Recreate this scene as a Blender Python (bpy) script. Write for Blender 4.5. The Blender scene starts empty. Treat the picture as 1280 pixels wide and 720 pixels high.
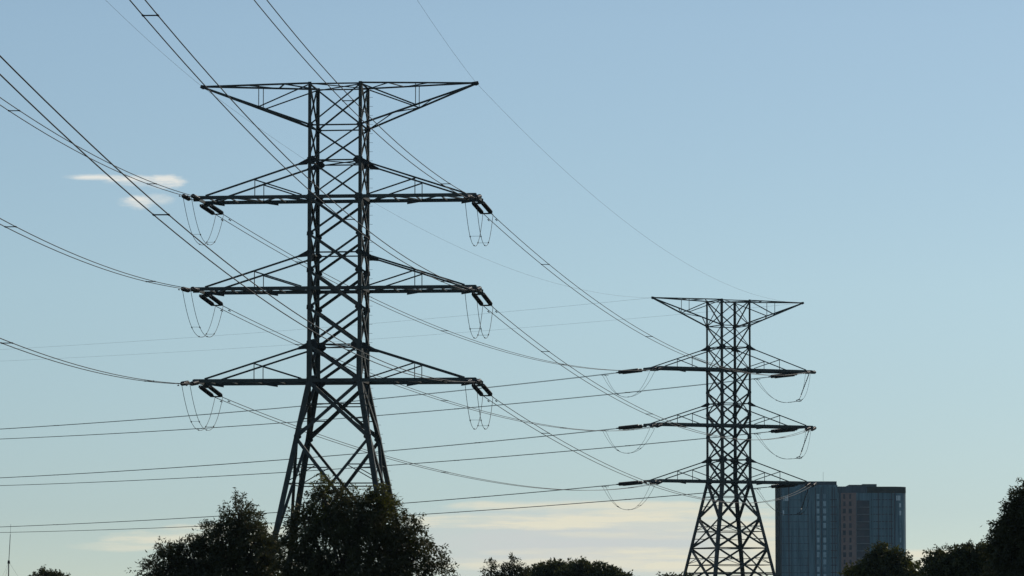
import bpy, bmesh, math, random
import numpy as np
from mathutils import Vector, Matrix
R = math.radians
# ------------------------------------------------------------------ camera
scn = bpy.context.scene
F = 5640.0                       # focal length in pixels of a 1280 wide picture
PITCH = math.atan2(798 - 360, F)
EYE = 1.7
cam_d = bpy.data.cameras.new('camera'); cam = bpy.data.objects.new('camera', cam_d)
scn.collection.objects.link(cam); scn.camera = cam
cam_d.sensor_width = 36; cam_d.lens = 36 * F / 1280
cam_d.clip_start = 0.5; cam_d.clip_end = 20000
cam.location = (0, 0, EYE); cam.rotation_euler = (math.pi / 2 + PITCH, 0, 0)
# ------------------------------------------------------------------ light
SUN_AZ, SUN_EL = 36.0, 26.0      # degrees right of the view, degrees up
world = bpy.data.worlds.new('World'); scn.world = world; world.use_nodes = True
nt = world.node_tree; nt.nodes.clear(); N = nt.nodes; Lk = nt.links
def wn(t, **k):
    n = N.new(t)
    for a, b in k.items(): setattr(n, a, b)
    return n
def wm(op, a, b=None, c=None, clamp=False):
    n = N.new('ShaderNodeMath'); n.operation = op; n.use_clamp = clamp
    for i, v in enumerate((a, b, c)):
        if v is None: continue
        if isinstance(v, (int, float)): n.inputs[i].default_value = v
        else: Lk.new(v, n.inputs[i])
    return n.outputs[0]
sky = wn('ShaderNodeTexSky', sky_type='NISHITA', sun_disc=False)
sky.sun_elevation = R(SUN_EL); sky.sun_rotation = R(SUN_AZ)
sky.altitude = 0; sky.air_density = 0.6; sky.dust_density = 0.1; sky.ozone_density = 2.0
tint = wn('ShaderNodeMix', data_type='RGBA', blend_type='MULTIPLY'); tint.inputs[0].default_value = 1
Lk.new(sky.outputs[0], tint.inputs[6])
tc = wn('ShaderNodeTexCoord'); sep = wn('ShaderNodeSeparateXYZ'); Lk.new(tc.outputs['Generated'], sep.inputs[0])
# clouds: placed by direction on the sky: azimuth and elevation, in degrees
az = wm('MULTIPLY', wm('ARCTAN2', sep.outputs[0], sep.outputs[1]), 57.2958)
el = wm('MULTIPLY', wm('ARCSINE', sep.outputs[2]), 57.2958)
hz = wn('ShaderNodeMapRange'); Lk.new(el, hz.inputs[0]); hz.inputs[1].default_value = 0; hz.inputs[2].default_value = 20
hr = wn('ShaderNodeValToRGB'); Lk.new(hz.outputs[0], hr.inputs[0]); he = hr.color_ramp.elements   # tint by elevation, a colour correction put on the sky
he[0].position = .08; he[0].color = (0.672, 0.671, 0.634, 1); he[1].position = .39; he[1].color = (1.065, 0.994, 0.823, 1)
h2 = he.new(.222); h2.color = (0.920, 0.876, 0.740, 1); h3 = he.new(1.0); h3.color = (1.044, 0.994, 0.840, 1)
Lk.new(hr.outputs[0], tint.inputs[7])
def noise(sx, sy, detail, rough, off=0.0):
    cb = wn('ShaderNodeCombineXYZ'); Lk.new(wm('MULTIPLY', az, sx), cb.inputs[0]); Lk.new(wm('MULTIPLY', el, sy), cb.inputs[1]); cb.inputs[2].default_value = off
    n = wn('ShaderNodeTexNoise'); n.inputs['Scale'].default_value = 1; n.inputs['Detail'].default_value = detail; n.inputs['Roughness'].default_value = rough
    Lk.new(cb.outputs[0], n.inputs['Vector']); return n.outputs[0]
def sstep(v, lo, hi):
    n = wn('ShaderNodeMapRange', interpolation_type='SMOOTHSTEP'); Lk.new(v, n.inputs[0])
    n.inputs[1].default_value = lo; n.inputs[2].default_value = hi; return n.outputs[0]
def blob(a, e, ra, re, wob=None, w=0.0, hard=0.55):
    x = wm('DIVIDE', wm('SUBTRACT', az, a), ra); y = wm('DIVIDE', wm('SUBTRACT', el, e), re)
    d = wm('ADD', wm('MULTIPLY', x, x), wm('MULTIPLY', y, y))
    if wob is not None: d = wm('ADD', d, wm('MULTIPLY', wm('SUBTRACT', wob, 0.5), w))
    return wm('SUBTRACT', 1.0, sstep(d, -0.25, 1.15) if hard < .25 else sstep(d, hard * 0.3, 1.0))
def deg(px, py):                 # a direction on the sky, from where the photograph shows it
    dx, dv = (px - 640) / F, (360 - py) / F
    x, y, z = dx, math.cos(PITCH) - dv * math.sin(PITCH), math.sin(PITCH) + dv * math.cos(PITCH)
    return math.degrees(math.atan2(x, y)), math.degrees(math.asin(z / math.sqrt(x * x + y * y + z * z)))
PX = math.degrees(1 / F)         # degrees per picture pixel
fine = noise(2.2, 9.0, 5, 0.6)
wisp = noise(5.0, 14.0, 4, 0.6, 3.0)
streak = noise(0.75, 9.0, 5, 0.6, 7.3)
cl = []
def cb(px, py, rx, ry, w=1.2, k=1.0, wob=None, hard=0.55):
    a, e = deg(px, py); b = blob(a, e, rx * PX, ry * PX, wob if wob is not None else wisp, w, hard)
    cl.append(wm('MULTIPLY', b, k))
cb(206, 227, 30, 10, 1.3, 1.4, None, .2); cb(172, 226, 46, 8, 1.3, 1.2, None, .2); cb(122, 221.5, 46, 4.6, 1.0, 1.1, None, .2)
cb(172, 252, 26, 10, 1.5, 1.1, None, .1); cb(196, 250, 26, 9, 1.3, .45, None, .1)
cb(205, 674, 92, 13, 1.6, .75, fine); cb(285, 664, 110, 12, 1.4, .6, fine); cb(150, 683, 70, 8, 1.2, .6, fine); cb(330, 700, 140, 22, 1.2, .35, fine)
# the low cloud bank: long streaks
def bank(px, py, rx, ry, k): cb(px, py, rx, ry, 1.1, k, fine, .3)
bank(650, 632, 110, 8, .7); bank(790, 633, 200, 9, .75); bank(840, 641, 210, 10, .85); bank(700, 652, 270, 12, 1.1); bank(880, 657, 170, 13, 1.05); bank(590, 650, 110, 9, .9)
bank(850, 668, 200, 8, .7); bank(950, 676, 80, 24, .9); bank(800, 692, 230, 10, .95); bank(690, 705, 210, 11, .75); bank(900, 710, 170, 13, 1.05); bank(960, 700, 70, 28, .9)
bank(1150, 698, 90, 14, 1.05); bank(1170, 712, 130, 14, .9)
bk = deg(740, 684); veil = wm('MULTIPLY', blob(bk[0], bk[1], 310 * PX, 64 * PX, fine, .6, .1), .95)
cov = cl[0]
for c in cl[1:]: cov = wm('MAXIMUM', cov, c)
cov = wm('MULTIPLY', cov, wm('ADD', 0.3, wm('MULTIPLY', sstep(streak, .32, .6), .8)), None, True)
mv = wn('ShaderNodeMix', data_type='RGBA'); Lk.new(veil, mv.inputs[0]); Lk.new(tint.outputs[2], mv.inputs[6])
mc = wn('ShaderNodeMix', data_type='RGBA'); Lk.new(cov, mc.inputs[0]); Lk.new(mv.outputs[2], mc.inputs[6])
VEIL_C = (6.2, 6.4, 6.3, 1); CLOUD_C = (7.9, 7.6, 6.1, 1)
mv.inputs[7].default_value = VEIL_C
cc = wn('ShaderNodeMix', data_type='RGBA'); Lk.new(sstep(el, 1.5, 4.5), cc.inputs[0]); cc.inputs[6].default_value = CLOUD_C; cc.inputs[7].default_value = (7.9, 8.0, 7.6, 1)
Lk.new(cc.outputs[2], mc.inputs[7])
bg = wn('ShaderNodeBackground'); bg.inputs['Strength'].default_value = 0.1
Lk.new(mc.outputs[2], bg.inputs[0]); wo = wn('ShaderNodeOutputWorld'); Lk.new(bg.outputs[0], wo.inputs[0])
sun_d = bpy.data.lights.new('sun', 'SUN'); sun_d.energy = 2.0; sun_d.angle = R(0.5); sun_d.color = (1, .9, .76)
sun = bpy.data.objects.new('sun', sun_d); scn.collection.objects.link(sun)
sd = Vector((math.sin(R(SUN_AZ)) * math.cos(R(SUN_EL)), math.cos(R(SUN_AZ)) * math.cos(R(SUN_EL)), math.sin(R(SUN_EL))))
sun.rotation_euler = sd.to_track_quat('Z', 'Y').to_euler(); sun.location = sd * 200
vs = scn.view_settings; vs.view_transform = 'Standard'; vs.look = 'None'; vs.exposure = 0.0; vs.gamma = 1; vs.use_curve_mapping = False

# ------------------------------------------------------------------ helpers
COL = scn.collection
def unproj(px, py, Y):           # the point at distance Y (along +y) seen at a pixel of the photograph
    dx, dv = (px - 640) / F, (360 - py) / F
    x, y, z = dx, math.cos(PITCH) - dv * math.sin(PITCH), math.sin(PITCH) + dv * math.cos(PITCH)
    k = Y / y; return Vector((x * k, Y, z * k + EYE))
def zlev(py, Y): return unproj(640, py, Y).z
def tag(o, label=None, cat=None, group=None, kind=None):
    for k, v in (('label', label), ('category', cat), ('group', group), ('kind', kind)):
        if v: o[k] = v
    return o
def empty(name, loc, rz=0.0, **k):
    o = bpy.data.objects.new(name, None); COL.objects.link(o); o.location = loc; o.rotation_euler = (0, 0, rz)
    o.empty_display_size = .5; return tag(o, **k)
class MB:                        # collects shapes, links them as one mesh
    def __init__(s): s.v = []; s.f = []; s.mi = []; s.sm = []
    def add(s, vs, fs, mi=0, smooth=False):
        b = len(s.v); s.v += [tuple(p) for p in vs]
        s.f += [tuple(i + b for i in f) for f in fs]; s.mi += [mi] * len(fs); s.sm += [smooth] * len(fs)
    def frame(s, p, q, up=(0, 0, 1)):
        p, q = Vector(p), Vector(q); d = (q - p).normalized(); u = Vector(up)
        if abs(d.dot(u)) > .97: u = Vector((0, 1, 0))
        x = d.cross(u).normalized(); y = x.cross(d).normalized(); return p, q, x, y
    def bar(s, p, q, w, h, up=(0, 0, 1), mi=0, ox=0.0, oy=0.0):
        p, q, x, y = s.frame(p, q, up); vs = []
        for c in (p, q):
            for a, b in ((-1, -1), (1, -1), (1, 1), (-1, 1)): vs.append(c + x * (ox + a * w / 2) + y * (oy + b * h / 2))
        s.add(vs, [(0, 3, 2, 1), (4, 5, 6, 7), (0, 1, 5, 4), (1, 2, 6, 5), (2, 3, 7, 6), (3, 0, 4, 7)], mi)
    def angle(s, p, q, w, up=(0, 0, 1), t=None, sx=1, sy=1):   # an L section
        t = t or max(.012, w * .14); p, q, x, y = s.frame(p, q, up)
        prof = [(0, 0), (w, 0), (w, t), (t, t), (t, w), (0, w)]
        vs = [c + x * sx * (a - w * .3) + y * sy * (b - w * .3) for c in (p, q) for a, b in prof]
        fs = [tuple(range(5, -1, -1)), tuple(range(6, 12))] + [(i, (i + 1) % 6, 6 + (i + 1) % 6, 6 + i) for i in range(6)]
        s.add(vs, fs)
    def box(s, c, sx, sy, sz, mi=0):
        x, y, z = c; s.bar((x, y, z - sz / 2), (x, y, z + sz / 2), sx, sy, (0, 1, 0), mi)
    def tube(s, pts, r, n=6, cap=True, smooth=True, mi=0):
        pts = [Vector(p) for p in pts]; vs = []; m = len(pts); rs = r if isinstance(r, (list, tuple)) else [r] * m
        d0 = (pts[1] - pts[0]).normalized(); u = Vector((0, 0, 1)) if abs(d0.z) < .9 else Vector((1, 0, 0))
        for i, p in enumerate(pts):
            d = (pts[min(i + 1, m - 1)] - pts[max(i - 1, 0)]).normalized()
            x = d.cross(u).normalized(); y = x.cross(d)
            for k in range(n):
                a = 2 * math.pi * k / n; vs.append(p + (x * math.cos(a) + y * math.sin(a)) * rs[i])
        fs = [(i * n + k, i * n + (k + 1) % n, (i + 1) * n + (k + 1) % n, (i + 1) * n + k) for i in range(m - 1) for k in range(n)]
        if cap: fs += [tuple(range(n - 1, -1, -1)), tuple((m - 1) * n + k for k in range(n))]
        s.add(vs, fs, mi, smooth)
    def plate(s, pts, nrm, t):       # a flat polygon plate with thickness
        n = Vector(nrm).normalized(); m = len(pts); pts = [Vector(p) for p in pts]
        vs = [p - n * t / 2 for p in pts] + [p + n * t / 2 for p in pts]
        s.add(vs, [tuple(range(m - 1, -1, -1)), tuple(range(m, 2 * m))] + [(i, (i + 1) % m, m + (i + 1) % m, m + i) for i in range(m)])
    def build(s, name, mats, parent=None, recalc=True):
        me = bpy.data.meshes.new(name); me.from_pydata(s.v, [], s.f)
        for m in (mats if isinstance(mats, (list, tuple)) else [mats]): me.materials.append(m)
        me.polygons.foreach_set('material_index', s.mi); me.polygons.foreach_set('use_smooth', s.sm)
        if recalc:
            bm = bmesh.new(); bm.from_mesh(me); bmesh.ops.recalc_face_normals(bm, faces=bm.faces); bm.to_mesh(me); bm.free()
        o = bpy.data.objects.new(name, me); COL.objects.link(o)
        if parent: o.parent = parent
        return o
def mat(name, col, rough=.6, col2=None, scale=3.0, metal=0.0, spec=.4, coord='Object', det=5, bump=0):
    m = bpy.data.materials.new(name); m.use_nodes = True; t = m.node_tree; b = t.nodes['Principled BSDF']
    b.inputs['Base Color'].default_value = (*col, 1); b.inputs['Roughness'].default_value = rough
    b.inputs['Metallic'].default_value = metal; b.inputs['Specular IOR Level'].default_value = spec
    if col2:
        c = t.nodes.new('ShaderNodeTexCoord'); n = t.nodes.new('ShaderNodeTexNoise'); n.inputs['Scale'].default_value = scale; n.inputs['Detail'].default_value = det
        r = t.nodes.new('ShaderNodeValToRGB'); r.color_ramp.elements[0].position = .35; r.color_ramp.elements[1].position = .68
        r.color_ramp.elements[0].color = (*col, 1); r.color_ramp.elements[1].color = (*col2, 1)
        t.links.new(c.outputs[coord], n.inputs[0]); t.links.new(n.outputs[0], r.inputs[0]); t.links.new(r.outputs[0], b.inputs['Base Color'])
    return m
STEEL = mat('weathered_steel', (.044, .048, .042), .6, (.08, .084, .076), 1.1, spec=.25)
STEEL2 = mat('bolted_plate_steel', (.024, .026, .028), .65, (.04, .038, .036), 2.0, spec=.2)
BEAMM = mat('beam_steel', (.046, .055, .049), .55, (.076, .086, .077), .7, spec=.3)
WIRE = mat('aged_aluminium_wire', (.03, .032, .034), .6, spec=.2)
EARTH = mat('earth_wire_steel', (.09, .095, .1), .6, spec=.2)
PORC = mat('brown_porcelain', (.014, .01, .009), .35, (.022, .014, .012), 6, spec=.35)
FIT = mat('galvanised_fitting', (.06, .06, .06), .6, spec=.2)

# ------------------------------------------------------------------ ground
g = MB(); S = 9000; n = 60
xs = np.linspace(-S, S, n)
rg = np.random.RandomState(4)
vs_ = [(x, y, 0.0) for y in xs for x in xs]
g.add(vs_, [(j * n + i, j * n + i + 1, (j + 1) * n + i + 1, (j + 1) * n + i) for j in range(n - 1) for i in range(n - 1)])
GRASS = mat('dry_grass', (.045, .055, .022), .9, (.085, .078, .04), .12, spec=.1)
tag(g.build('ground', GRASS), kind='structure')

# ------------------------------------------------------------------ thin air haze
hz_m = bpy.data.materials.new('pale_air'); hz_m.use_nodes = True; ht = hz_m.node_tree; ht.nodes.clear()
ho = ht.nodes.new('ShaderNodeOutputMaterial'); hv = ht.nodes.new('ShaderNodeVolumePrincipled')
hv.inputs['Color'].default_value = (.55, .82, 1, 1); hv.inputs['Density'].default_value = 3.2e-5; hv.inputs['Anisotropy'].default_value = .3
ht.links.new(hv.outputs[0], ho.inputs['Volume'])
hb = MB(); hb.box((0, 1050, 64), 2400, 2300, 130)
tag(hb.build('haze', hz_m), kind='stuff')

# ------------------------------------------------------------------ transmission towers
D1, D2 = 343.27, 564.0
W = 3.98; H = W / 2; L = 10.8; LE = 10.6
zl = lambda py: zlev(py, D1)
Z = dict(top=zl(107.7), chord=zl(159), tie=(zl(202.7), zl(317.3), zl(432)), arm=(zl(248.5), zl(362.3), zl(477)),
         mid=(zl(294), zl(339.5), zl(385.5)))
T1 = Vector((-13.24, D1, 0)); T2 = Vector((27.1, D2, 0)); TH1 = R(-6.5); TH2 = R(25)
SPREAD = .187
def half(z): return H + max(0, Z['arm'][2] - z) * SPREAD
def corner(ix, iy, z): h = half(z); return Vector((ix * h, iy * h, z))
FACES = [((-1, -1), (1, -1), (0, -1, 0)), ((1, -1), (1, 1), (1, 0, 0)), ((1, 1), (-1, 1), (0, 1, 0)), ((-1, 1), (-1, -1), (-1, 0, 0))]
LVL = ['top', 'middle', 'bottom']
def make_tower(pos, rz, label, lower, belts_lower):
    """lower: node heights below the waist; belts_lower: extra horizontal rails"""
    root = empty('transmission_tower', pos, rz, label=label, cat='pylon', group='steel lattice pylons of the power line')
    waist = Z['arm'][2]
    panels = [Z['top'], Z['chord'], Z['tie'][0], Z['arm'][0], Z['mid'][0], Z['mid'][1], Z['mid'][2], Z['tie'][2], waist] + lower
    belts = [Z['top'], Z['chord'], Z['tie'][0], Z['tie'][1], Z['tie'][2]]
    def legw(z): return .25 if z > Z['arm'][0] else (.30 if z > Z['tie'][2] else .40)
    # legs, each with its gusset plates
    for ix in (-1, 1):
        for iy in (-1, 1):
            m = MB(); cuts = [Z['top'] + .12, Z['arm'][0], Z['tie'][2], waist, lower[0], 0.0]
            for a, b in zip(cuts[:-1], cuts[1:]):
                w = legw((a + b) / 2); m.angle(corner(ix, iy, a), corner(ix, iy, b - .003), w, (0, -iy, 0), w * .16, 1 if ix * iy > 0 else -1, 1)
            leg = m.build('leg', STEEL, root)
            ft = MB(); c = corner(ix, iy, 0); ft.box((c.x, c.y, .2), 1.0, 1.0, .5); ft.build('footing', mat_conc, leg)
            for z, s in [(Z['chord'], .34), (Z['tie'][0], .58), (Z['arm'][0], .55), (Z['mid'][0], .38), (Z['tie'][1], .4), (Z['mid'][1], .42), (Z['arm'][1], .4), (Z['mid'][2], .42), (Z['tie'][2], .72), (waist, .7), (lower[0], .42)]:
                gp = MB(); c = corner(ix, iy, z)
                for dx, dy, nn in ((-ix, 0, (0, 1, 0)), (0, -iy, (1, 0, 0))):
                    o = Vector((0, iy * .03, 0)) if dx else Vector((ix * .03, 0, 0)); d = Vector((dx, dy, 0)); u = Vector((0, 0, 1)); e = -d
                    gp.plate([c + o + e * .14 + u * s * .35, c + o + d * s * .55 + u * s * .55, c + o + d * s + u * s * .12, c + o + d * s - u * s * .2, c + o + d * s * .5 - u * s * .6, c + o + e * .16 - u * s * .45], nn, .03)
                    if z in Z['tie'] and dx:   # ear that takes the crossarm tie
                        gp.plate([c + o + e * .1 + u * .12, c + o + e * .8 - u * .25, c + o + e * .8 - u * .42, c + o + e * .1 - u * .36], nn, .028)
                gp.build('gusset_plate', STEEL2, leg)
    # lattice faces
    for fi, (A, B, nn) in enumerate(FACES):
        m = MB()
        for za, zb in zip(panels[:-1], panels[1:]):
            if zb > Z['arm'][0] - .1: w = .125
            elif zb > Z['tie'][1] - 2: w = .18
            elif zb > waist - .1: w = .21
            elif zb > lower[0] - .1: w = .28
            else: w = .24
            a, b, c, d = corner(*A, za), corner(*B, zb), corner(*B, za), corner(*A, zb)
            nv = Vector(nn); off = nv * .05
            m.angle(a + off, b + off, w, nn, None, 1, -1); m.angle(c - off * .6, d - off * .6, w * .92, nn, None, -1, -1)
            if zb < waist - .1:      # redundant bracing under the waist
                wa, wb = half(za), half(zb); t = wa / (wa + wb); zc = za + (zb - za) * t
                X = a + (b - a) * t
                m.angle(corner(*A, zc) + off * .3, corner(*B, zc) + off * .3, .09, nn)
                zq = zc + (zb - zc) * .5 if za < waist - .5 else zc
                for (P, Q, E) in ((A, B, d), (B, A, b)):
                    p1 = X + (E - X) * .45; e1 = corner(*P, p1.z)
                    m.angle(e1, p1, .085, nn); m.angle(corner(*P, p1.z + (zb - p1.z) * .8), p1, .075, nn)
                    if za < waist - .5:
                        a0 = a if P == A else c; p2 = a0 + (X - a0) * .6; m.angle(corner(*P, p2.z), p2, .085, nn); m.angle(corner(*P, zc + .1), p2, .07, nn)
        for z in belts: m.angle(corner(*A, z) - Vector(nn) * .03, corner(*B, z) - Vector(nn) * .03, .105, nn)
        for z in belts_lower: m.angle(corner(*A, z), corner(*B, z), .12, nn)
        for k in range(3):           # beam depth collar between the arms
            m.bar(corner(*A, Z['arm'][k]) + Vector(nn) * .09, corner(*B, Z['arm'][k]) + Vector(nn) * .09, .10, .27)
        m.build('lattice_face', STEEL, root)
    for z in [Z['top'], Z['tie'][0], Z['tie'][2]] + belts_lower:
        for ax, dz in ((-1, 0), (1, .1)):
            pl = MB(); pl.angle(corner(ax, -1, z - dz), corner(-ax, 1, z - dz), .08); pl.build('plan_brace', STEEL, root)
    sb = MB(); peg = None            # climbing pegs
    z = 4.0
    while z < Z['top'] - .5:
        c = corner(1, 1, z)
        if peg is None: sb.bar((0, 0, 0), (.34, 0, 0), .022, .022); peg = o = sb.build('climbing_peg', STEEL, root)
        else: o = peg.copy(); COL.objects.link(o); o.parent = root
        o.location = c; z += .7
    # crossarms
    for k in range(3):
        za, zt = Z['arm'][k], Z['tie'][k]
        for s in (-1, 1):
            m = MB(); hb = .27
            for y in (-1, 1):
                yy = y * (H + .09)
                m.bar((s * (H + .02), yy, za), (s * L, yy, za), .03, hb); m.bar((s * (H + .02), yy - y * .08, za + hb / 2 - .016), (s * L, yy - y * .08, za + hb / 2 - .016), .13, .028)
                m.bar((s * (H + .02), yy - y * .08, za - hb / 2 + .016), (s * L, yy - y * .08, za - hb / 2 + .016), .13, .028)
            m.bar((s * (L - .08), -H - .05, za), (s * (L - .08), H + .05, za), .10, .24)
            st = [2.15, 4.4, 6.15, 8.1, 9.75]
            for i, (x0, x1) in enumerate(zip(st[:-1], st[1:])):
                y0 = H if i % 2 == 0 else -H
                m.angle((s * x0, y0, za), (s * x1, -y0, za), .12)
            for x in (4.4, 6.15, 8.1, 9.75): m.bar((s * x, -H, za - .02), (s * x, H, za - .02), .09, .09)
            for x, y in ((L - .05, -1), (L - .05, 1)):   # hanger lugs
                m.plate([(s * (x - .35), y * (H + .14), za + .1), (s * (x + .12), y * (H + .14), za + .1), (s * (x + .12), y * (H + .14), za - .3), (s * (x - .35), y * (H + .14), za - .3)], (0, 1, 0), .04)
            for x in (5.0, 9.2):     # splice plates under the far beam
                m.plate([(s * x, H + .02, za - hb / 2), (s * (x + .9), H + .02, za - hb / 2), (s * x, H + .02, za - hb / 2 - .14)], (0, 1, 0), .12)
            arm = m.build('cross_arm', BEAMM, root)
            for y in (-1, 1):
                t = MB(); yy = y * (H + .05); top = Vector((s * (H + .7), yy, zt - .33)); end = Vector((s * (L - .85), yy, za + .12))
                t.angle(top, end, .13); t.build('tie', STEEL, arm)
                r = MB(); xp = 6.15; zz = top.z + (end.z - top.z) * ((xp - abs(top.x)) / (abs(end.x) - abs(top.x)))
                r.bar((s * xp, yy, za + .13), (s * xp, yy, zz), .06, .06, (0, 1, 0))
                r.angle((s * xp, yy - y * .03, zz - .05), (s * 2.55, yy - y * .03, za + .14), .10); r.build('strut', STEEL, arm)
    # earth-wire arms at the top
    for s in (-1, 1):
        m = MB(); tip = Vector((s * LE, 0, Z['top'] + .08))
        for y in (-1, 1):
            a = Vector((s * H, y * H, Z['top'])); b = Vector((s * H, y * H, Z['chord']))
            m.angle(a, tip, .13); m.angle(b, tip - Vector((0, 0, .05)), .15)
            P = lambda q, x: q + (tip - q) * ((x - H) / (LE - H))
            p, q = P(a, 6.05), P(b, 6.05)
            m.bar(p, q, .055, .055, (0, 1, 0)); m.angle(q, a + Vector((s * .1, 0, -.12)), .10)
        a1, a2 = Vector((s * H, -H, Z['top'])), Vector((s * H, H, Z['top'])); P = lambda q, x: q + (tip - q) * ((x - H) / (LE - H))
        m.angle(P(a2, 2.0), P(a1, 4.0), .09); m.angle(P(a1, 4.0), P(a2, 4.9), .09); m.angle(P(a2, 4.9), P(a1, 7), .08)
        b1, b2 = Vector((s * H, -H, Z['chord'])), Vector((s * H, H, Z['chord']))
        m.angle(P(b2, 2.0), P(b1, 4.4), .09); m.angle(P(b1, 4.4), P(b2, 6.05), .08); m.angle(P(b2, 6.05), P(b1, 7.4), .07)
        ea = m.build('earth_wire_arm', STEEL, root)
        c = MB(); c.plate([tip + Vector((-s * .4, 0, .08)), tip + Vector((s * .12, 0, .16)), tip + Vector((s * .2, 0, -.06)), tip + Vector((s * .0, 0, -.18)), tip + Vector((-s * .4, 0, -.14))], (0, 1, 0), .16)
        c.build('tip_bracket', STEEL2, ea)
    return root
mat_conc = mat('concrete', (.3, .29, .27), .9, (.38, .37, .35), 4)
TW1 = make_tower(T1, TH1, 'taller looking nearer steel lattice pylon rising behind the leafy gum trees', [zl(547.5), zl(700), 0.6], [])
z2 = lambda py: zlev(py, D2)
TW2 = make_tower(T2, TH2, 'smaller looking distant steel lattice pylon beside the glass tower block', [z2(648), z2(685), z2(733), 1.0], [z2(685), z2(716)])

# ------------------------------------------------------------------ insulators, wires, jumpers
def rot(v, t): c, s = math.cos(t), math.sin(t); return Vector((v[0] * c - v[1] * s, v[0] * s + v[1] * c, v[2]))
def tipat(T, th, s, k, near):
    inb = .42 if (s > 0 and near < 0 and T is T1) else 0.0
    return T + rot((s * L - inb, -(H + .1) * near, Z['arm'][k] - .12), th)
def earthtip(T, th, s): return T + rot((s * LE, 0, Z['top'] + .08), th)
side_w = {-1: 'left', 1: 'right'}
PAIR = .62; SLEN = 4.6
def sidev(d): return Vector((d.y, -d.x, 0)).normalized()
_disc = {}
def string_mesh(n, pitch, r):
    m = MB(); prof = []
    for i in range(n):
        x = i * pitch; prof += [(x, .06), (x + pitch * .18, .07), (x + pitch * .28, r * .72), (x + pitch * .45, r), (x + pitch * .62, r * .96), (x + pitch * .74, r * .5), (x + pitch * .9, .07)]
    K = 10; vs = [(x, rr * math.cos(2 * math.pi * k / K), rr * math.sin(2 * math.pi * k / K)) for x, rr in prof for k in range(K)]
    M = len(prof)
    m.add(vs, [(i * K + k, i * K + (k + 1) % K, (i + 1) * K + (k + 1) % K, (i + 1) * K + k) for i in range(M - 1) for k in range(K)] + [tuple(range(K)), tuple((M - 1) * K + k for k in range(K))], 0, True)
    return m
def insulator(p, q, label, fat=.95):
    """a double tension string from the arm tip p to the wire ends q"""
    d = q - p; Lg = d.length; ang = Matrix.Identity(3)
    x = d.normalized(); y = -sidev(x); z = x.cross(y).normalized(); y = z.cross(x)
    root = empty('insulator_string', p, label=label, cat='insulator', group='double insulator strings at the crossarm tips')
    root.rotation_euler = Matrix((x, y, z)).transposed().to_euler()
    for s in (-1, 1):
        if 'd' not in _disc:
            o = string_mesh(18, .18, .185).build('disc_string', PORC, root); _disc['d'] = o.data
        else:
            o = bpy.data.objects.new('disc_string', _disc['d']); COL.objects.link(o); o.parent = root
        o.location = (.62, s * .36, 0); o.scale = (1, fat, fat)
        if 'l' not in _disc:
            m = MB(); m.bar((0, 0, 0), (.62, 0, 0), .05, .05); m.box((.28, 0, 0), .22, .14, .12)
            o = m.build('link', FIT, root); _disc['l'] = o.data
        else:
            o = bpy.data.objects.new('link', _disc['l']); COL.objects.link(o); o.parent = root
        o.location = (0, s * .36, 0)
        o = bpy.data.objects.new('link', _disc['l']); COL.objects.link(o); o.parent = root; o.location = (3.86, s * .34, 0)
    for nm, xx, wd in (('yoke_plate', .42, .95), ('yoke_plate', 4.05, .9)):
        if nm + str(wd) not in _disc:
            m = MB(); m.plate([(-.12, -wd / 2, 0), (.12, -wd / 2, 0), (.18, 0, 0), (.12, wd / 2, 0), (-.12, wd / 2, 0)], (0, 0, 1), .05)
            o = m.build(nm, STEEL2, root); _disc[nm + str(wd)] = o.data
        else:
            o = bpy.data.objects.new(nm, _disc[nm + str(wd)]); COL.objects.link(o); o.parent = root
        o.location = (xx, 0, -.06)
    return root
def spacer_part(root, a, b, r=.03):
    m = MB(); a, b = Vector(a), Vector(b); d = (b - a).normalized(); m.tube([a, b], r, 6)
    f = sidev(Vector((d.x, d.y, 0)))
    for p in (a, b): m.tube([p - f * .16, p + f * .16], r * 1.5, 6)
    return m.build('spacer', STEEL2, root)
def damper_part(root, p, d):
    m = MB(); c = p - Vector((0, 0, .13)); m.bar(p, c, .03, .03, (0, 1, 0)); m.tube([c - d * .22, c + d * .22], .012, 5)
    for s in (-1, 1): m.tube([c + d * s * .15, c + d * s * .27], .045, 6)
    return m.build('damper', STEEL2, root)
def span(pts, label, spacers=(), group=None, single=False, r=.027, dampers=True, ends=(True, False)):
    """pts: the centre line; a pair of wires beside it"""
    p0 = pts[0]; d = (pts[-1] - pts[0]); d.z = 0; d.normalize(); sv = sidev(d)
    root = empty('earth_wire' if single else 'power_line', p0, label=label, cat='earth wire' if single else 'power line', group=group)
    loc = [p - p0 for p in pts]
    for s in ((0,) if single else (-1, 1)):
        m = MB(); m.tube([p + sv * s * PAIR / 2 for p in loc], r, 6); m.build('wire', EARTH if single else WIRE, root)
        if not single and dampers:
            L_ = 0; tgt = [1.9]
            i = 0
            e = loc[1] - loc[0]; damper_part(root, loc[0] + e.normalized() * 1.9 + sv * s * PAIR / 2, e.normalized())
            if ends[1]: e = loc[-2] - loc[-1]; damper_part(root, loc[-1] + e.normalized() * 1.9 + sv * s * PAIR / 2, e.normalized())
    if not single:
        acc = 0
        for a, b in zip(loc[:-1], loc[1:]):
            l = (b - a).length
            for sp in spacers:
                if acc <= sp < acc + l:
                    p = a + (b - a) * ((sp - acc) / l); spacer_part(root, p - sv * PAIR / 2, p + sv * PAIR / 2)
            acc += l
    return root
CAMFIT = {(1, 0): (.077986, .055476, .000343, .635953), (1, 1): (.077402, .053279, .000334, .573), (1, 2): (.074249, .059074, .000313, .4214),
          (-1, 0): (.052438, .064254, .00034, .217), (-1, 1): (.054202, .059399, .00033, .2679), (-1, 2): (.056005, .05286, .000324, .4296)}
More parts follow.
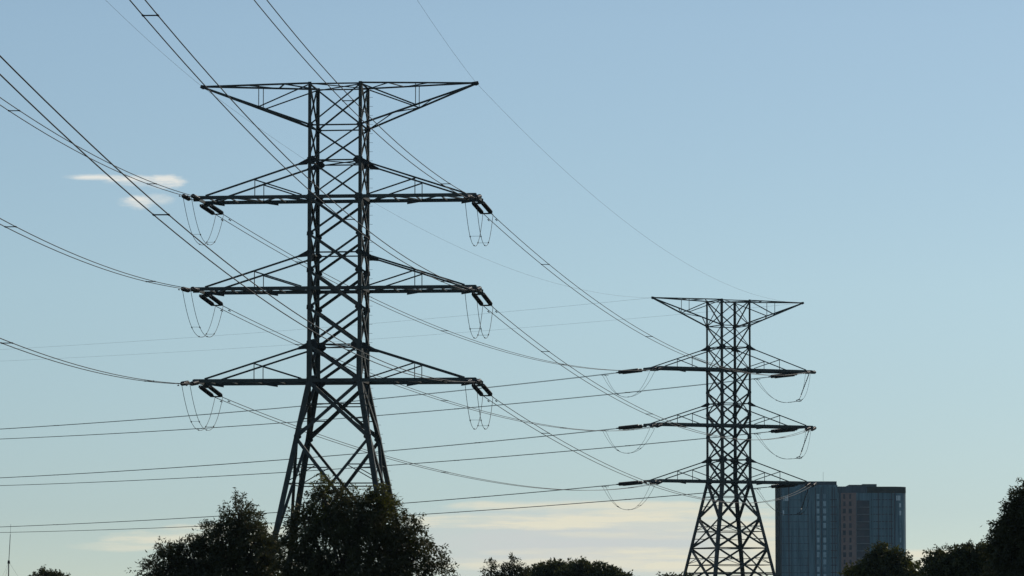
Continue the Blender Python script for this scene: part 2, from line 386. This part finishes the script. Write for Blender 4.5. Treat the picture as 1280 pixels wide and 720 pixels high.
MIDFIT = {(1, 0): (4.329, .63, .33), (1, 1): (4.479, .818, .823), (1, 2): (3.7, .793, 1.9), (-1, 0): (3.511, .432, .673), (-1, 1): (2.8, .611, 1.5), (-1, 2): (2.732, .733, 1.14)}
OUT = (.8194, .0497, .000171)
GC = 'twin power lines of the high voltage line'
def jumper(a, b, dip, sv_a, sv_b, label, skew=False):
    root = empty('jumper_loop', a, label=label, cat='jumper wire', group='jumper loops under the crossarm tips')
    cl = {}
    for s in (-1, 1):
        pts = []
        for i in range(33):
            t = i / 32; t = 1 - (1 - t) ** 1.5 if skew else t; p = a.lerp(b, t) + (sv_a.lerp(sv_b, t)) * s * PAIR / 2; p.z -= dip * ((1 - ((.62 - t) / .62) ** 2.0 if t < .62 else 1 - ((t - .62) / .38) ** 6) if skew else 1 - abs(2 * t - 1) ** 2.3); pts.append(p - a)
        m = MB(); m.tube(pts, .02, 6)
        for i in (9, 16, 23): m.tube([pts[i], pts[i] + (pts[i + 1] - pts[i]) * .35], .05, 6)
        m.build('wire', WIRE, root); cl[s] = pts
    for i in (9, 23): m = MB(); m.tube([cl[-1][i], cl[1][i]], .012, 5); m.build('spacer', STEEL2, root)
    return root, cl
for s in (1, -1):
    for k in range(3):
        w, sd_ = LVL[k], side_w[s]
        # towards the camera
        m_, a_, b_, drop = CAMFIT[s, k]; d = Vector((-math.sin(m_), -math.cos(m_), 0))
        p0 = tipat(T1, TH1, s, k, 1); q0 = p0 + d * SLEN + Vector((0, 0, -drop + .07))
        pts = [q0 + d * t + Vector((0, 0, -a_ * t + b_ * t * t)) for t in np.linspace(0, 372, 75)]
        span(pts, f"twin black wire from nearer pylon's {w} {sd_} arm sweeping up left out of frame", (20, 80, 152, 216, 280), GC)
        insulator(p0, q0, f"double dark insulator string at {sd_} tip of nearer pylon's {w} crossarm, camera side")
        # between the towers
        sag, d1_, d2_ = MIDFIT[s, k]
        a0, b0 = tipat(T1, TH1, s, k, -1), tipat(T2, TH2, s, k, 1); dd = (b0 - a0).normalized()
        e1 = a0 + dd * SLEN + Vector((0, 0, -d1_ + .07)); dz2 = min(d2_, .55); e2 = b0 - dd * SLEN + Vector((0, 0, -dz2 + .07))
        pts = [e1.lerp(e2, t) - Vector((0, 0, 4 * sag * t * (1 - t) + (d2_ - dz2) * t * (1 - t ** 6))) for t in np.linspace(0, 1, 60)]
        span(pts, f"twin wire sagging from nearer pylon's {w} {sd_} arm across to the distant pylon", (26, 84, 146, 190), GC, ends=(True, True))
        insulator(a0, e1, f"double black insulator string at {sd_} tip of nearer pylon's {w} crossarm, far side")
        insulator(b0, e2, f"double insulator string at {sd_} tip of distant pylon's {w} crossarm, facing nearer pylon", 1.2)
        jumper(q0, e1, 3.0, -sidev(d) * (1.35 if s > 0 else 1), sidev(dd) * (1.3 if s > 0 else 1), f"thin jumper loop hanging under {sd_} tip of nearer pylon's {w} crossarm")
        # away to the left
        m_, a_, b_ = OUT; d = Vector((-math.sin(m_), math.cos(m_), 0))
        c0 = tipat(T2, TH2, s, k, -1); q2 = c0 + d * SLEN + Vector((0, 0, -a_ * SLEN + .02))
        pts = [c0 + d * t + Vector((0, 0, -a_ * t + b_ * t * t)) for t in np.linspace(SLEN, 330, 60)]
        pts[0] = q2
        span(pts, f"twin wire from distant pylon's {w} {sd_} arm stretching left across the frame", (24, 55, 106, 160, 215, 270), GC)
        insulator(c0, q2, f"black insulator string at {sd_} tip of distant pylon's {w} crossarm, pointing left", 1.3)
        qj = q2 + d * 2.1 + Vector((0, 0, -a_ * 2.1)); jr, cl = jumper(qj, e2, 3.1 if s < 0 else 3.5, sidev(d), -sidev(dd), f"thin jumper loop hanging under {sd_} tip of distant pylon's {w} crossarm", s > 0)
        if s > 0:
            top = b0 + Vector((-.35, .4, -.1)); mid = (cl[-1][22] + cl[1][22]) / 2 + qj
            hg = empty('hanging_rod', top, label=f"slim hanging rod steadying the jumper under distant pylon's {w} right crossarm tip", cat='insulator', group='jumper steadying rods')
            v = mid - top
            r_ = MB(); prof = [.035 if i % 2 else .075 for i in range(24)]; r_.tube([v * (i / 23) * .8 for i in range(24)], prof, 7); r_.tube([v * .8, v], .03, 6); r_.build('rod', PORC, hg)
            rr = MB(); rr.tube([v + Vector((.32 * math.cos(a), .32 * math.sin(a) * .6, .3 * math.sin(a) * .4)) for a in np.linspace(0, 2 * math.pi, 16)], .04, 6); rr.build('ring', FIT, hg)
GE = 'single earth wires along the pylon tops'
for s in (-1, 1):
    sd_ = side_w[s]
    m_, a_, b_ = (.053, .02433, .000216) if s < 0 else (.07422, .01921, .00025)
    d = Vector((-math.sin(m_), -math.cos(m_), 0)); p = earthtip(T1, TH1, s)
    span([p + d * t + Vector((0, 0, -a_ * t + b_ * t * t)) for t in np.linspace(.2, 372, 60)], f"single thin earth wire rising from nearer pylon's top {sd_} tip out of frame", group=GE, single=True, r=.009)
    q = earthtip(T2, TH2, s); sag = 4.0
    span([p.lerp(q, t) - Vector((0, 0, 4 * sag * t * (1 - t))) for t in np.linspace(.001, .999, 50)], f"single thin earth wire sagging between the top {sd_} tips of both pylons", group=GE, single=True, r=.009)
    a_, b_ = (.02416, .0001265) if s < 0 else (.02328, .000114)
    d = Vector((-math.sin(.82), math.cos(.82), 0))
    span([q + d * t + Vector((0, 0, -a_ * t + b_ * t * t)) for t in np.linspace(.2, 330, 50)], f"faint earth wire from distant pylon's top {sd_} tip stretching left", group=GE, single=True, r=.010)

# ------------------------------------------------------------------ tower block far behind
DB = 1800.0; SB = DB / F / math.cos(PITCH)
def make_block():
    pb = lambda px, py: unproj(px, py, DB)
    x0, x1, xm = pb(972, 650).x, pb(1134.5, 650).x, pb(1047, 650).x
    zt, zp = zlev(607.5, DB), zlev(601.5, DB); FL = 9.05 * SB; ztop_f = zlev(616, DB)
    root = empty('apartment_tower', ((x0 + x1) / 2, DB + 12, 0), label='dark teal glass apartment tower block with a rounded right corner, far behind', cat='building')
    ox, oy = (x0 + x1) / 2, DB + 12
    X = lambda px: pb(px, 650).x - ox
    def tealmat(name, c1, c2, rough=.25, sx=.9, sz=.05):
        m = bpy.data.materials.new(name); m.use_nodes = True; t = m.node_tree; b = t.nodes['Principled BSDF']; b.inputs['Roughness'].default_value = rough; b.inputs['Specular IOR Level'].default_value = .12
        c = t.nodes.new('ShaderNodeTexCoord'); mp = t.nodes.new('ShaderNodeMapping'); mp.inputs['Scale'].default_value = (sx, .2, sz); n = t.nodes.new('ShaderNodeTexNoise'); n.inputs['Scale'].default_value = 1; n.inputs['Detail'].default_value = 3
        r = t.nodes.new('ShaderNodeValToRGB'); r.color_ramp.elements[0].position = .38; r.color_ramp.elements[1].position = .62; r.color_ramp.elements[0].color = (*c1, 1); r.color_ramp.elements[1].color = (*c2, 1)
        t.links.new(c.outputs['Object'], mp.inputs[0]); t.links.new(mp.outputs[0], n.inputs[0]); t.links.new(n.outputs[0], r.inputs[0]); t.links.new(r.outputs[0], b.inputs['Base Color']); return m
    GL = tealmat('teal_curtain_glass', (.075, .135, .17), (.17, .275, .32), .5)
    NAVY = mat('navy_recess', (.022, .028, .045), .5, (.075, .05, .06), .35)
    BROWN = mat('brown_cladding', (.26, .155, .135), .7, (.34, .21, .18), .6)
    DARKB = mat('dark_bronze_edge', (.03, .027, .022), .9, (.045, .04, .032), .8, spec=.0)
    FIN = mat('pale_teal_fin', (.13, .24, .28), .6, spec=.1); PALE = mat('window_blind', (.34, .47, .52), .5, (.52, .64, .67), .9, spec=.2); PALE2 = mat('window_blind_half_drawn', (.16, .25, .30), .5, (.26, .36, .40), .9, spec=.2); BRIGHT = mat('painted_sky_pane', (.8, .86, .86), .35)  # last one: bright sky seen through corner glass, painted as a pale colour
    SLAB = mat('slab_edge', (.24, .22, .24), .7); ROOFM = mat('roof_metal', (.06, .075, .075), .6)
    dep = 26.0
    # body outline with a rounded right corner
    def outline(xa, xb, rad, inset=0.0, yf=-12.0):
        P = [(xa, yf + dep), (xa, yf)]
        for i in range(9): a = i / 8 * math.pi / 2; P.append((xb - rad + rad * math.sin(a), yf + rad - rad * math.cos(a)))
        P.append((xb, yf + dep)); return P
    def prism(m, P, za, zb, mi=0):
        n = len(P); vs = [(x, y, za) for x, y in P] + [(x, y, zb) for x, y in P]
        m.add(vs, [tuple(range(n - 1, -1, -1)), tuple(range(n, 2 * n))] + [(i, (i + 1) % n, n + (i + 1) % n, n + i) for i in range(n)], mi)
    m = MB(); prism(m, outline(X(975.6), X(1047.2), .4), 0, zlev(606.2, DB)); prism(m, outline(X(1047.3), X(1134.2), 6.5, yf=-11.4), 0, zlev(610, DB)); m.build('wall', GL, root)
    m = MB(); P = [(X(978), -10.5), (X(1046.4), -10.5), (X(1046.4), 8), (X(978), 8)]; prism(m, P, zlev(606.2, DB) + .01, zp); m.build('roof_plant', mat('plant_screen', (.035, .05, .065), .6), root)
    m = MB(); P = outline(X(1084), X(1134.4), 6.6, yf=-11.6); prism(m, P, zlev(616, DB), zlev(608.2, DB)); m.build('parapet', DARKB, root)
    m = MB(); P = outline(X(1047.6), X(1083.8), .5, yf=-11.55); prism(m, P, zlev(616, DB), zlev(608, DB)); m.build('parapet', tealmat('parapet_panels', (.05, .07, .09), (.08, .10, .125), .5, 1.5), root)
    for a, b, y in ((1063, 1079, 605.3), (1080, 1098, 604.4)):
        m = MB(); P = outline(X(a), X(b), 1.2, yf=-6); prism(m, P, zlev(609.5, DB), zlev(y, DB)); m.build('roof_vent', ROOFM, root)
    m = MB(); m.tube([(X(1031), -4, zp), (X(1031), -4, zlev(589, DB))], .05, 5); m.build('antenna', STEEL, root)
    m = MB(); m.bar((X(974.0), -2.5, 0), (X(974.0), -2.5, zlev(606.4, DB)), 1.0, 18.6, (0, 1, 0)); m.build('side_wall', DARKB, root)
    m = MB(); m.bar((X(1132.5), -5.2, 0), (X(1132.5), -5.2, zlev(616.2, DB)), 1.0, .5, (0, 1, 0)); m.build('corner_pier', DARKB, root)
    # fins
    for px in (976.5, 981, 986, 991, 997, 1004, 1010, 1017, 1019.5, 1026.5, 1034.5, 1037.5, 1040.3, 1043.6, 1047.4, 1049.8, 1088.3, 1091.2, 1094.8, 1098.2, 1101.6, 1106.2, 1110.4, 1114.6, 1118.4):
        m = MB(); yf = -12.12 if px < 1047.2 else -11.55; w = .22 + .16 * ((px * 7.3) % 1)
        m.bar((X(px), yf, 0), (X(px), yf, zlev(616 if px > 1047 else 609, DB)), w, .24, (0, 1, 0)); m.build('fin', FIN if (px * 3.7) % 1 > .35 else NAVY, root)
    nf = 17
    for i in range(nf):
        z = ztop_f - (i + 1) * FL
        for px, w in ((1022.6, 3.3), (1030.8, 3.6)):
            m = MB(); m.bar((X(px), -12.06, z + .45), (X(px), -12.06, z + FL - .45), w * SB, .08, (0, 1, 0)); m.build('window', PALE if (i * 7 + int(px)) % 5 else PALE2, root)
        if i >= 1:       # balconies
            m = MB(); m.bar((X(1079), -11.46, z + .22), (X(1079), -11.46, z + FL - .12), 15.6 * SB, .10, (0, 1, 0)); b = m.build('balcony', NAVY, root)
            m = MB(); m.box((X(1079), -11.7, z + .05), 16 * SB, .62, .2); m.build('slab', SLAB, b)
        m = MB(); m.bar((X(1061), -11.46, z + .2), (X(1061), -11.46, z + FL), 19 * SB, .1, (0, 1, 0)); m.bar((X(1061), -11.5, z), (X(1061), -11.5, z + .2), 19 * SB, .14, (0, 1, 0)); bw = m.build('cladding_panel', BROWN, root)
        for px in (1055.5, 1063.0):
            m = MB(); m.bar((X(px), -11.56, z + .5), (X(px), -11.56, z + FL - .5), (2.4 + (i * 13 % 3) * .7) * SB, .08, (0, 1, 0)); m.build('window', NAVY, root)
        if i % 1 == 0:
            m = MB(); m.bar((X(994), -12.03, z), (X(994), -12.03, z + .16), 34 * SB, .05, (0, 1, 0)); m.build('spandrel', NAVY, root)
            for cx, w, yf in ((1041.5, 9.5, -12.03), (1102.5, 27, -11.43)):
                m = MB(); m.bar((X(cx), yf, z), (X(cx), yf, z + .34), w * SB, .05, (0, 1, 0)); m.build('spandrel', NAVY, root)
            if 3 < i:
                m = MB(); m.bar((X(1125.8), -10.75, z + .6), (X(1125.8), -10.75, z + FL - .5), (1.6 + i % 2 * .5) * SB, .1, (0, 1, 0)); m.build('window', PALE2 if i % 3 else PALE, root)
    for px, py, w, h in ((982.5, 623, 6.5, 6.4), (979.3, 641, 2.2, 6), (1123.3, 622.5, 5.5, 6.2), (1125.6, 631.5, 2.6, 5), (1125.8, 641.2, 2.4, 5.6), (1126.2, 690, 1.6, 6)):
        m = MB(); yf = -12.1 if px < 1047 else -11.56 + max(0, (px - 1118) * .09)
        nb = 3 if w > 4 else 1
        for j in range(nb):
            cx = X(px - w / 2 + w * (j + .5) / nb); m.bar((cx, yf, zlev(py + h / 2, DB)), (cx, yf, zlev(py - h / 2, DB)), (w / nb - .5) * SB, .1, (0, 1, 0))
        m.build('window', BRIGHT, root)  # pale panes stand in for sky showing through the glass
    return root
make_block()

# ------------------------------------------------------------------ thin mast at the far left
DM = 700.0; SM = DM / F
pm = unproj(11, 700, DM); mast = empty('antenna_mast', (pm.x, DM, 0), label='thin grey antenna mast with a knob at the far left edge', cat='mast')
m = MB(); m.tube([(-.1, 0, 0), (0, 0, zlev(703, DM))], .09, 6); m.tube([(0, 0, zlev(703, DM)), (.2, 0, zlev(668, DM))], .055, 6); m.tube([(.2, 0, zlev(668, DM)), (.25, 0, zlev(655, DM))], .02, 5); m.build('pole', FIT, mast)
m = MB(); m.tube([(0, 0, zlev(704.5, DM)), (0, 0, zlev(700.5, DM))], [.22, .16], 8); m.build('collar', STEEL2, mast)
m = MB()
for a in (0.3, 2.4, 4.5): m.tube([(0, 0, zlev(702.5, DM)), (9 * math.cos(a), 9 * math.sin(a), 0)], .012, 4)
m.build('guy_wires', STEEL2, mast)

# ------------------------------------------------------------------ trees
def leafmat(name, dark, mid, tipc, transl=.3):
    m = bpy.data.materials.new(name); m.use_nodes = True; t = m.node_tree; t.nodes.clear()
    o = t.nodes.new('ShaderNodeOutputMaterial'); d = t.nodes.new('ShaderNodeBsdfDiffuse'); tr = t.nodes.new('ShaderNodeBsdfTranslucent'); gl = t.nodes.new('ShaderNodeBsdfGlossy'); gl.inputs['Roughness'].default_value = .45
    c = t.nodes.new('ShaderNodeTexCoord'); n = t.nodes.new('ShaderNodeTexNoise'); n.inputs['Scale'].default_value = 1.1; n.inputs['Detail'].default_value = 6; n.inputs['Roughness'].default_value = .7
    r = t.nodes.new('ShaderNodeValToRGB'); e = r.color_ramp.elements; e[0].position = .3; e[0].color = (*dark, 1); e[1].position = .75; e[1].color = (*tipc, 1); x = e.new(.55); x.color = (*mid, 1)
    t.links.new(c.outputs['Object'], n.inputs[0]); t.links.new(n.outputs[0], r.inputs[0])
    for b in (d, tr): t.links.new(r.outputs[0], b.inputs[0])
    gl.inputs[0].default_value = (.75, .72, .65, 1)
    m1 = t.nodes.new('ShaderNodeMixShader'); m1.inputs[0].default_value = transl; t.links.new(d.outputs[0], m1.inputs[1]); t.links.new(tr.outputs[0], m1.inputs[2])
    m2 = t.nodes.new('ShaderNodeMixShader'); m2.inputs[0].default_value = .045; t.links.new(m1.outputs[0], m2.inputs[1]); t.links.new(gl.outputs[0], m2.inputs[2]); t.links.new(m2.outputs[0], o.inputs[0]); return m
GUM = leafmat('gum_leaves', (.045, .046, .02), (.07, .071, .025), (.11, .11, .032), .4)
NEWG = leafmat('young_and_yellow_leaves', (.08, .085, .012), (.11, .11, .015), (.13, .12, .02), .5)
OLIVE = leafmat('olive_leaves', (.036, .041, .016), (.075, .08, .022), (.15, .135, .03), .4)
BARK = mat('grey_bark', (.07, .055, .045), .9, (.13, .11, .09), 5)
def mesh_np(name, V, Fq, mi, mats, parent):
    me = bpy.data.meshes.new(name); nv, nf = len(V), len(Fq)
    me.vertices.add(nv); me.vertices.foreach_set('co', V.astype(np.float32).ravel())
    me.loops.add(nf * 4); me.loops.foreach_set('vertex_index', Fq.astype(np.int32).ravel())
    me.polygons.add(nf); me.polygons.foreach_set('loop_start', np.arange(0, nf * 4, 4, dtype=np.int32))
    for x in mats: me.materials.append(x)
    me.polygons.foreach_set('material_index', mi.astype(np.int32)); me.update(calc_edges=True); me.validate()
    o = bpy.data.objects.new(name, me); COL.objects.link(o); o.parent = parent; return o
def make_tree(name, label, cat, Y, blobs, seed, leaf=(.13, .042), twigs=900, per=22, twl=.5, mats=(GUM, NEWG), young=(), trunk_px=None, droop=.5, tr=.18, group=None, shell=.55):
    """blobs: (px, py, rx, ry, dy) ellipsoids of the crown in photograph pixels at distance Y (dy: metres nearer or farther)"""
    rs = np.random.RandomState(seed); rnd = random.Random(seed); S_ = Y / F
    B = []
    for bl in blobs:
        px, py, rx, ry = bl[:4]; dy = bl[4] if len(bl) > 4 else 0.0
        c = unproj(px, py, Y); B.append((np.array([c.x, Y + dy, c.z]), np.array([rx * S_, max(rx, ry) * S_ * .95, ry * S_])))
    bx = unproj(trunk_px, 700, Y).x if trunk_px else np.mean([b[0][0] for b in B])
    base = Vector((bx, Y, 0)); root = empty(name, base, label=label, cat=cat, group=group)
    b0 = np.array(base)
    vol = np.array([(b[1][0] * b[1][2] + b[1][0] * b[1][1] + b[1][1] * b[1][2]) for b in B]); prob = vol / vol.sum()
    # trunk and limbs
    t = MB(); top = max(b[0][2] for b in B); fork = Vector((0, 0, top * .38))
    t.tube([(0, 0, -.2), (.02 * top, 0, top * .15), tuple(fork)], [tr * 1.35, tr, tr * .85], 9)
    for c, r in B:
        e = Vector(c - b0); k = fork.lerp(e, .5) + Vector((rnd.uniform(-.1, .1) * r[0], rnd.uniform(-.1, .1), .12 * r[2])); w = tr * .42
        t.tube([fork * .96, k, e.lerp(k, .15), e + Vector((0, 0, r[2] * .5))], [w, w * .7, w * .4, w * .12], 6)
        for q in range(7):
            dv = Vector((rnd.gauss(0, 1), rnd.gauss(0, 1), rnd.gauss(.3, .8))).normalized(); dv = Vector((dv.x * r[0], dv.y * r[1], dv.z * r[2])) * .85
            s_ = k.lerp(e, rnd.uniform(.3, 1)); t.tube([s_, s_.lerp(e + dv, .55) + Vector((0, 0, .06 * r[2])), e + dv], [w * .4, w * .22, w * .05], 5)
    t.build('trunk', BARK, root)
    # twigs: leaves along short drooping sprays
    which = rs.choice(len(B), twigs, p=prob); C = np.array([B[i][0] for i in which]); RR = np.array([B[i][1] for i in which])
    d = rs.normal(size=(twigs, 3)); d /= np.linalg.norm(d, axis=1)[:, None]
    rad = shell + (1 - shell) * rs.rand(twigs) ** .6; rad[rs.rand(twigs) < .25] *= .6
    P = C + d * RR * rad[:, None]
    dirn = d + rs.normal(scale=.55, size=(twigs, 3)); dirn[:, 2] += .25; dirn /= np.linalg.norm(dirn, axis=1)[:, None]
    n = twigs * per; ti = np.repeat(np.arange(twigs), per); u = np.tile(np.linspace(0, 1, per), twigs) + rs.normal(scale=.03, size=n)
    ln = twl * (.6 + .8 * rs.rand(twigs))[ti]
    pos = P[ti] + dirn[ti] * (u * ln)[:, None]; pos[:, 2] -= (u ** 2 * ln * .35); pos += rs.normal(scale=.10 * twl, size=(n, 3))
    ax = dirn[ti] * .6 + rs.normal(scale=.6, size=(n, 3)); ax[:, 2] -= droop; ax /= np.linalg.norm(ax, axis=1)[:, None]
    sd = np.cross(ax, rs.normal(size=(n, 3))); sd /= np.linalg.norm(sd, axis=1)[:, None]; nr = np.cross(ax, sd)
    l = leaf[0] * (.65 + .7 * rs.rand(n))[:, None]; w = leaf[1] * (.7 + .6 * rs.rand(n))[:, None]
    pos = pos - b0
    v = np.stack([pos, pos + ax * l * .45 + sd * w * .5 + nr * l * .06, pos + ax * l - nr * l * .08, pos + ax * l * .45 - sd * w * .5 + nr * l * .06], 1).reshape(-1, 3)
    fq = np.arange(n * 4).reshape(-1, 4)
    mi = np.zeros(n, int)
    for (px, py, rp) in young:  # patches of yellower leaves; new shoots on the broad gum tree
        c = unproj(px, py, Y); dd = np.hypot(P[:, 0] - c.x, P[:, 2] - c.z) < rp * S_; ok = dd & (rs.rand(twigs) < .7); mi[ok[ti]] = 1
    mesh_np('crown', v, fq, mi, mats, root)
    return root
GT = 'gum trees along the bottom of the frame'
make_tree('gum_tree', 'leafy dark gum tree with a pointed top, left of the nearer pylon', 'tree', 150,
          [(299, 646, 14, 24), (305, 668, 26, 26), (318, 688, 26, 30, -.4), (278, 676, 22, 30), (262, 690, 26, 26, .4), (240, 700, 26, 18), (215, 703, 18, 18), (209, 690, 9, 6), (189, 714, 14, 10, .3), (280, 735, 70, 40), (330, 705, 18, 30), (225, 745, 50, 30)],
          11, twigs=2300, per=20, twl=.45, trunk_px=285, group=GT)
make_tree('gum_tree', 'broad dark gum tree with pale new shoots, in front of the nearer pylon', 'tree', 140,
          [(402, 640, 20, 28), (384, 662, 22, 24), (425, 640, 24, 28, .5), (448, 648, 26, 32, -.3), (478, 648, 16, 32), (404, 618, 6, 18), (474, 626, 9, 18), (366, 690, 20, 26), (420, 690, 44, 44, -.6), (470, 690, 44, 42), (507, 672, 22, 28), (522, 694, 22, 26), (545, 716, 20, 14), (450, 745, 95, 45), (385, 725, 40, 30)],
          12, twigs=2900, per=20, twl=.42, trunk_px=445, young=((404, 608, 9), (446, 616, 6), (478, 620, 9), (484, 640, 8), (385, 640, 5), (520, 690, 6), (402, 650, 7)), group=GT)
make_tree('small_tree', 'small rounded dark treetop peeping over the bottom edge at far left', 'tree', 260,
          [(60, 728, 18, 11), (72, 731, 14, 10), (48, 732, 12, 10), (62, 749, 26, 22)], 13, leaf=(.16, .08), twigs=700, per=20, twl=.5, mats=(OLIVE, NEWG), trunk_px=60, group=GT)
make_tree('thin_tree', 'sparse feathery young tree left of the rounded bushy trees', 'tree', 260,
          [(613, 715, 6, 13), (627, 716, 9, 9), (640, 709, 8, 11), (639, 723, 14, 12), (654, 718, 6, 8), (620, 731, 18, 12), (645, 738, 22, 14)], 14, leaf=(.17, .06), twigs=420, per=16, twl=.38, trunk_px=637, group=GT)
make_tree('bushy_tree', 'left one of two rounded dark bushy trees, with a gap in its crown', 'tree', 300,
          [(695, 715, 16, 10), (709, 717, 13, 11), (679, 721, 15, 11, 1), (667, 730, 14, 14), (703, 730, 26, 14, 2), (693, 753, 40, 22)], 15, leaf=(.2, .1), twigs=1700, per=20, twl=.55, mats=(OLIVE, NEWG), young=((702, 707, 9),), trunk_px=690, droop=.1, group=GT)  # the marked spot only gets yellower leaves
make_tree('bushy_tree', 'right one of two rounded dark bushy trees, with a lumpy sloping crown', 'tree', 290,
          [(732, 715, 14, 10), (718, 723, 16, 13), (748, 719, 16, 11), (765, 724, 12, 11), (778, 729, 12, 9), (742, 733, 34, 15), (745, 753, 45, 20)], 16, leaf=(.2, .1), twigs=1800, per=20, twl=.55, mats=(OLIVE, NEWG), trunk_px=742, droop=.1, group=GT)
make_tree('low_tree', 'low dark treetop just showing at the foot of the distant pylon', 'tree', 420,
          [(828, 728, 12, 6), (845, 727, 12, 6), (858, 728, 9, 7), (840, 743, 30, 15)], 17, leaf=(.25, .12), twigs=700, per=18, twl=.6, mats=(OLIVE, NEWG), trunk_px=842, group=GT)
make_tree('conical_tree', 'olive green tree with a peaked crown, in front of the glass tower block', 'tree', 250,
          [(1104, 697, 12, 14), (1098, 706, 18, 12), (1116, 707, 18, 16), (1084, 717, 16, 12, -.5), (1069, 721, 12, 8), (1132, 714, 14, 12), (1143, 722, 10, 8), (1105, 728, 38, 22), (1100, 748, 52, 22)], 18, leaf=(.17, .075), twigs=2200, per=20, twl=.5, mats=(OLIVE, NEWG), young=((1070, 712, 10), (1110, 690, 6), (1135, 712, 8)), trunk_px=1105, group=GT)
make_tree('round_tree', 'dense dark round tree with an olive tinge, beside the tall tree at right', 'tree', 210,
          [(1173, 703, 13, 12), (1197, 699, 16, 14), (1222, 697, 18, 12), (1240, 701, 14, 16), (1185, 715, 24, 16, -.5), (1220, 715, 30, 20), (1170, 719, 10, 14), (1208, 745, 45, 25)], 19, leaf=(.16, .07), twigs=2400, per=20, twl=.5, mats=(OLIVE, NEWG), young=((1234, 692, 10),), trunk_px=1208, droop=.2, group=GT)  # one patch of yellower leaves near the crown's upper right
make_tree('tall_tree', 'tall black leafy tree cut off by the right edge of the frame', 'tree', 160,
          [(1288, 626, 17, 22), (1272, 640, 14, 16), (1285, 655, 28, 26), (1262, 668, 18, 22), (1255, 690, 16, 22), (1280, 690, 30, 34), (1312, 650, 30, 40), (1320, 690, 40, 40), (1290, 735, 55, 35)], 20, leaf=(.13, .05), twigs=3300, per=20, twl=.42, trunk_px=1295, group=GT)
